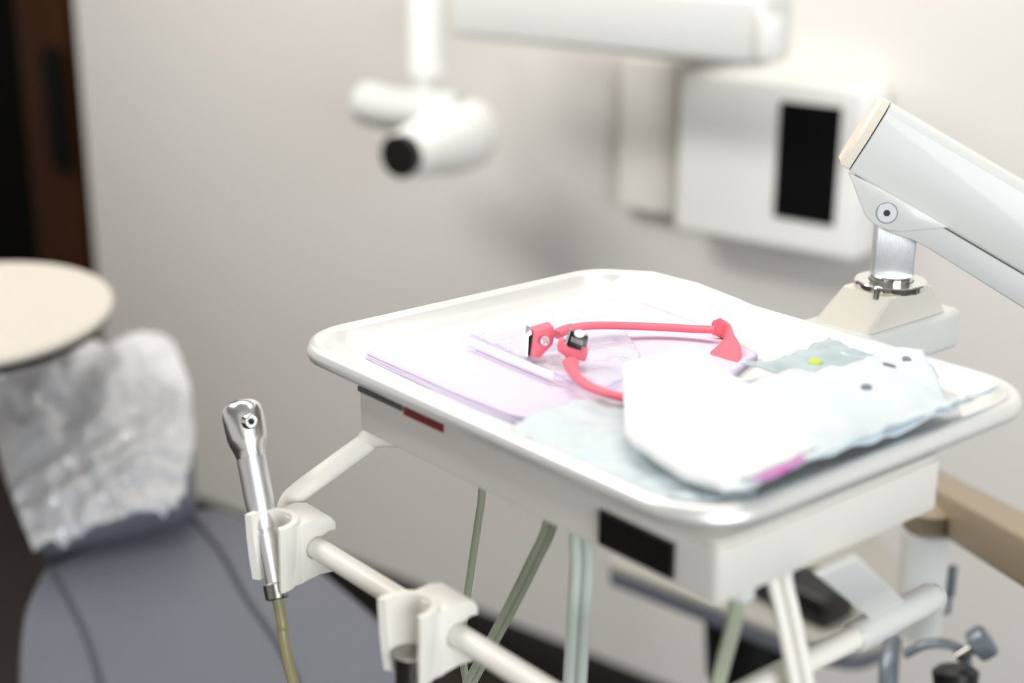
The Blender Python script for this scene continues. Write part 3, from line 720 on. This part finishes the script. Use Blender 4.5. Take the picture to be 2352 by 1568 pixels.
# ------------------------------------------------------------------ wall-mounted x-ray unit
Zx = V((0, 0, 1))
xr = thing('xray_control_box', atw(1770, 560, .05), 'white control box with a tall black window mounted on the back wall', 'control box')
def wbox(p0, p1, off, th, bw=.006):
    """box on the wall covering pixel corners p0 p1 at the front face"""
    a = atw(*p0, off); b = atw(*p1, off); sx_ = abs((b-a).dot(WD)); sz = abs(b.z-a.z); c = (a+b)/2+WN*th/2
    bm = bmesh.new(); add_box(bm, c, (sx_, th, sz), (WD, WN, Zx), bw, 3); return bm
finish('cabinet', wbox((1558, 160), (1960, 606), .085, .084, .012), M['xwhite'], xr)
tag(finish('display_window', wbox((1792, 232), (1912, 520), .089, .006, .001), M['matblack'], xr), 'black display window')
cb = thing('wall_bracket', atw(1490, 480, .03), 'beige vertical wall bracket left of the white control box', 'bracket')
finish('column_cover', wbox((1425, 128), (1545, 498), .034, .033, .006), M['offwhite'], cb)
# scissor arm across the top and tube head
xa_ = thing('wall_swing_arm', atw(1250, 130, .28), 'long pale x-ray arm running across the top, above the tube head', 'x-ray arm')
bmq = wbox((1030, -60), (1745, 156), .26, .09, .012)
finish('beam', bmq, M['white'], xa_)
for (x0, y0_, x1, y1_) in ((948, -60, 1014, 176), (1738, 40, 1792, 138)):
    a = atw((x0+x1)/2, y1_, .255); b = atw((x0+x1)/2, y0_, .255); r_ = (atw(x1, y0_, .255)-atw(x0, y0_, .255)).length/2
    bm = bmesh.new(); add_lathe(bm, a, (0, 0, 1), [(0, r_*.8), (.006, r_), ((b-a).z, r_), ((b-a).z, 0)], 32); finish('pivot_cylinder', bm, M['xwhite'], xa_)
# wall mount of the arm
finish('wall_mount', wbox((1430, 60), (1560, 140), .16, .159, .006), M['offwhite'], xa_)
th_ = thing('xray_tube_head', atw(1010, 330, .25), 'white cylindrical x-ray tube head with a black round opening, hanging from the arm', 'x-ray head')
c0 = atw(930, 354, .40); c1_ = atw(1075, 302, .22)
dxr = (c0-c1_).normalized(); Lc = (c0-c1_).length
bm = bmesh.new(); add_lathe(bm, c1_-dxr*.02, dxr, [(0, .03), (.006, .052), (.03, .060), (.085, .058), (Lc*.75, .046), (Lc+.018, .038), (Lc+.02, .035), (Lc+.02, .031), (Lc-.02, .030), (Lc-.02, 0)], 48); finish('cone', bm, M['xwhite'], th_)
bm = bmesh.new(); add_lathe(bm, c0-dxr*.008, dxr, [(0, .031), (.0255, .0335), (.026, 0)], 36); tag(finish('opening', bm, M['black'], th_), 'black opening')
bm = bmesh.new(); yk = [atw(840, 235, .27), atw(900, 250, .27), atw(980, 258, .27), atw(1060, 262, .26)]
add_tube(bm, spline(yk, 6), .036, 20); finish('yoke', bm, M['white'], th_)
bm = bmesh.new(); add_tube(bm, [atw(975, 262, .265), atw(975, 172, .262)], .020, 20); finish('stem', bm, M['white'], th_)

# ------------------------------------------------------------------ patient chair with wrapped headrest
CZ = .82
ch = thing('patient_chair', at(400, 1500, Z=0.0)if False else V((-.75, .1, 0)), 'reclined grey vinyl dental chair at the lower left with a plastic-wrapped headrest', 'dental chair')
ol = [(95, 1300), (300, 1200), (470, 1160), (560, 1180), (660, 1240), (790, 1340), (905, 1450), (1010, 1640), (1080, 1800), (60, 1800), (40, 1568), (52, 1400)]
op = [at(x, y, Z=CZ) for x, y in ol]; op = spline(op+[op[0]], 4)[:-1]
bm = bmesh.new(); add_prism(bm, op, V((0, 0, -.09)), .022, 5); finish('backrest', bm, M['vinyl'], ch, sharp=50)
for sm in ([(115, 1300), (160, 1380), (205, 1480), (240, 1600)], [(440, 1185), (510, 1270), (565, 1370), (640, 1480), (700, 1600)]):
    bm = bmesh.new(); add_tube(bm, spline([at(x, y, Z=CZ+.0002) for x, y in sm], 6), .0035, 8); finish('seam', bm, M['dvinyl'], ch)
bm = bmesh.new(); oc = sum(op, V((0, 0, 0)))/len(op); add_lathe(bm, V((oc.x, oc.y, 0)), (0, 0, 1), [(0, .20), (.05, .18), (.06, .08), (CZ-.088, .08), (CZ-.088, 0)], 32); finish('chair_base', bm, M['basebd'], ch)
# headrest cushion
h00, h10, h11, h01 = at(75, 1240, D=1.60), at(440, 1120, D=1.66), at(430, 850, D=1.86), at(10, 860, D=1.80)
hn = (h10-h00).cross(h01-h00).normalized()
if hn.dot(CAM-h00) < 0: hn = -hn
bm = bmesh.new(); add_prism(bm, [h00, h10, h11, h01], -hn*.07, .026, 5); hr = finish('headrest', bm, M['vinyl'], ch, sharp=60)
# crumpled clear wrap around the headrest
o2 = [(90, 1285), (250, 1262), (405, 1180), (470, 1060), (462, 930), (405, 790), (250, 790), (20, 830), (-60, 900), (20, 1080)]
bm = bmesh.new(); NU, NV = 60, 60; grid = []
def quad(u, v):
    a = V((85, 1290, 0)).lerp(V((410, 1185, 0)), u); b = V((-40, 835, 0)).lerp(V((400, 785, 0)), u); p = a.lerp(b, v)
    bul = math.sin(PI*v)
    return p.x+(2*u-1)*(45 if u > .5 else 20)*bul, p.y+(-18*math.sin(PI*u))*(1 if v < .5 else .4)
for i in range(NU+1):
    row = []
    for j in range(NV+1):
        u, v = i/NU, j/NV; x, y = quad(u, v)
        D = (1.575+.06*u)*(1-v)+(1.80+.05*u)*v
        p = at(x, y, D=D)
        rim = min(u, 1-u, v*1.2, 1-v); 
        p += hn*(.020*min(1, rim*5)+.004)+hn*(.010*abs(fbm((u*2.2+v*.8, v*1.1-u*.5, 0), 2.6, 3))+.012*(1-min(1, v*3))*fbm((u, v, 0), 9, 6))
        wv = min(1, max(0, (v-.30)/.2)); wu = fbm((u, v, 0), 2.2, 1)
        p += hn*(wv*.016*(1-abs(math.sin((u*1.0-v*.45+.22*wu)*8.5)))+(1-wv)*.012*(1-abs(math.sin((v-.18*u+.10*wu)*22)))+.003*fbm((u*3-v*2, v*1.2+u, 0), 4, 2))
        row.append(bm.verts.new(p))
    grid.append(row)
for i in range(NU):
    for j in range(NV): bm.faces.new((grid[i][j], grid[i+1][j], grid[i+1][j+1], grid[i][j+1]))
wr = finish('headrest_cover', bm, M['wrap'], hr, sharp=180); tag(wr, 'clear crumpled plastic cover')
md = wr.modifiers.new('thickness', 'SOLIDIFY'); md.thickness = .0008

# ------------------------------------------------------------------ round white table top at the left edge
tc_ = at(-70, 722, D=1.62)
tb = thing('round_table', V((tc_.x, tc_.y, 0))-_r*.62, 'round white table top with a dark underside at the left edge, above the wrapped headrest', 'table')
ta = V((0.06, -0.07, 1)).normalized()
bm = bmesh.new(); add_lathe(bm, tc_-ta*.006, ta, [(0, .140), (.002, .152), (.008, .154), (.012, .151), (.012, 0)], 96); finish('tabletop', bm, M['table'], tb)
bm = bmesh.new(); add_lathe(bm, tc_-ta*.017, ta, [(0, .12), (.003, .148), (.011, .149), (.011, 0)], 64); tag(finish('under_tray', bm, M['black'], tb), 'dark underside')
tl = V((tc_.x, tc_.y, 0))-_r*.62
bm = bmesh.new(); add_tube(bm, spline([tc_-ta*.022, tc_-ta*.022-_r*.35, tl+V((0, 0, tc_.z-.03)), tl+V((0, 0, tc_.z-.15)), tl+V((0, 0, .03))], 8), .014, 14); finish('support_pole', bm, M['basebd'], tb)
bm = bmesh.new(); add_lathe(bm, tl, (0, 0, 1), [(0, .15), (.02, .14), (.03, .02), (.03, 0)], 32); finish('pole_foot', bm, M['basebd'], tb)
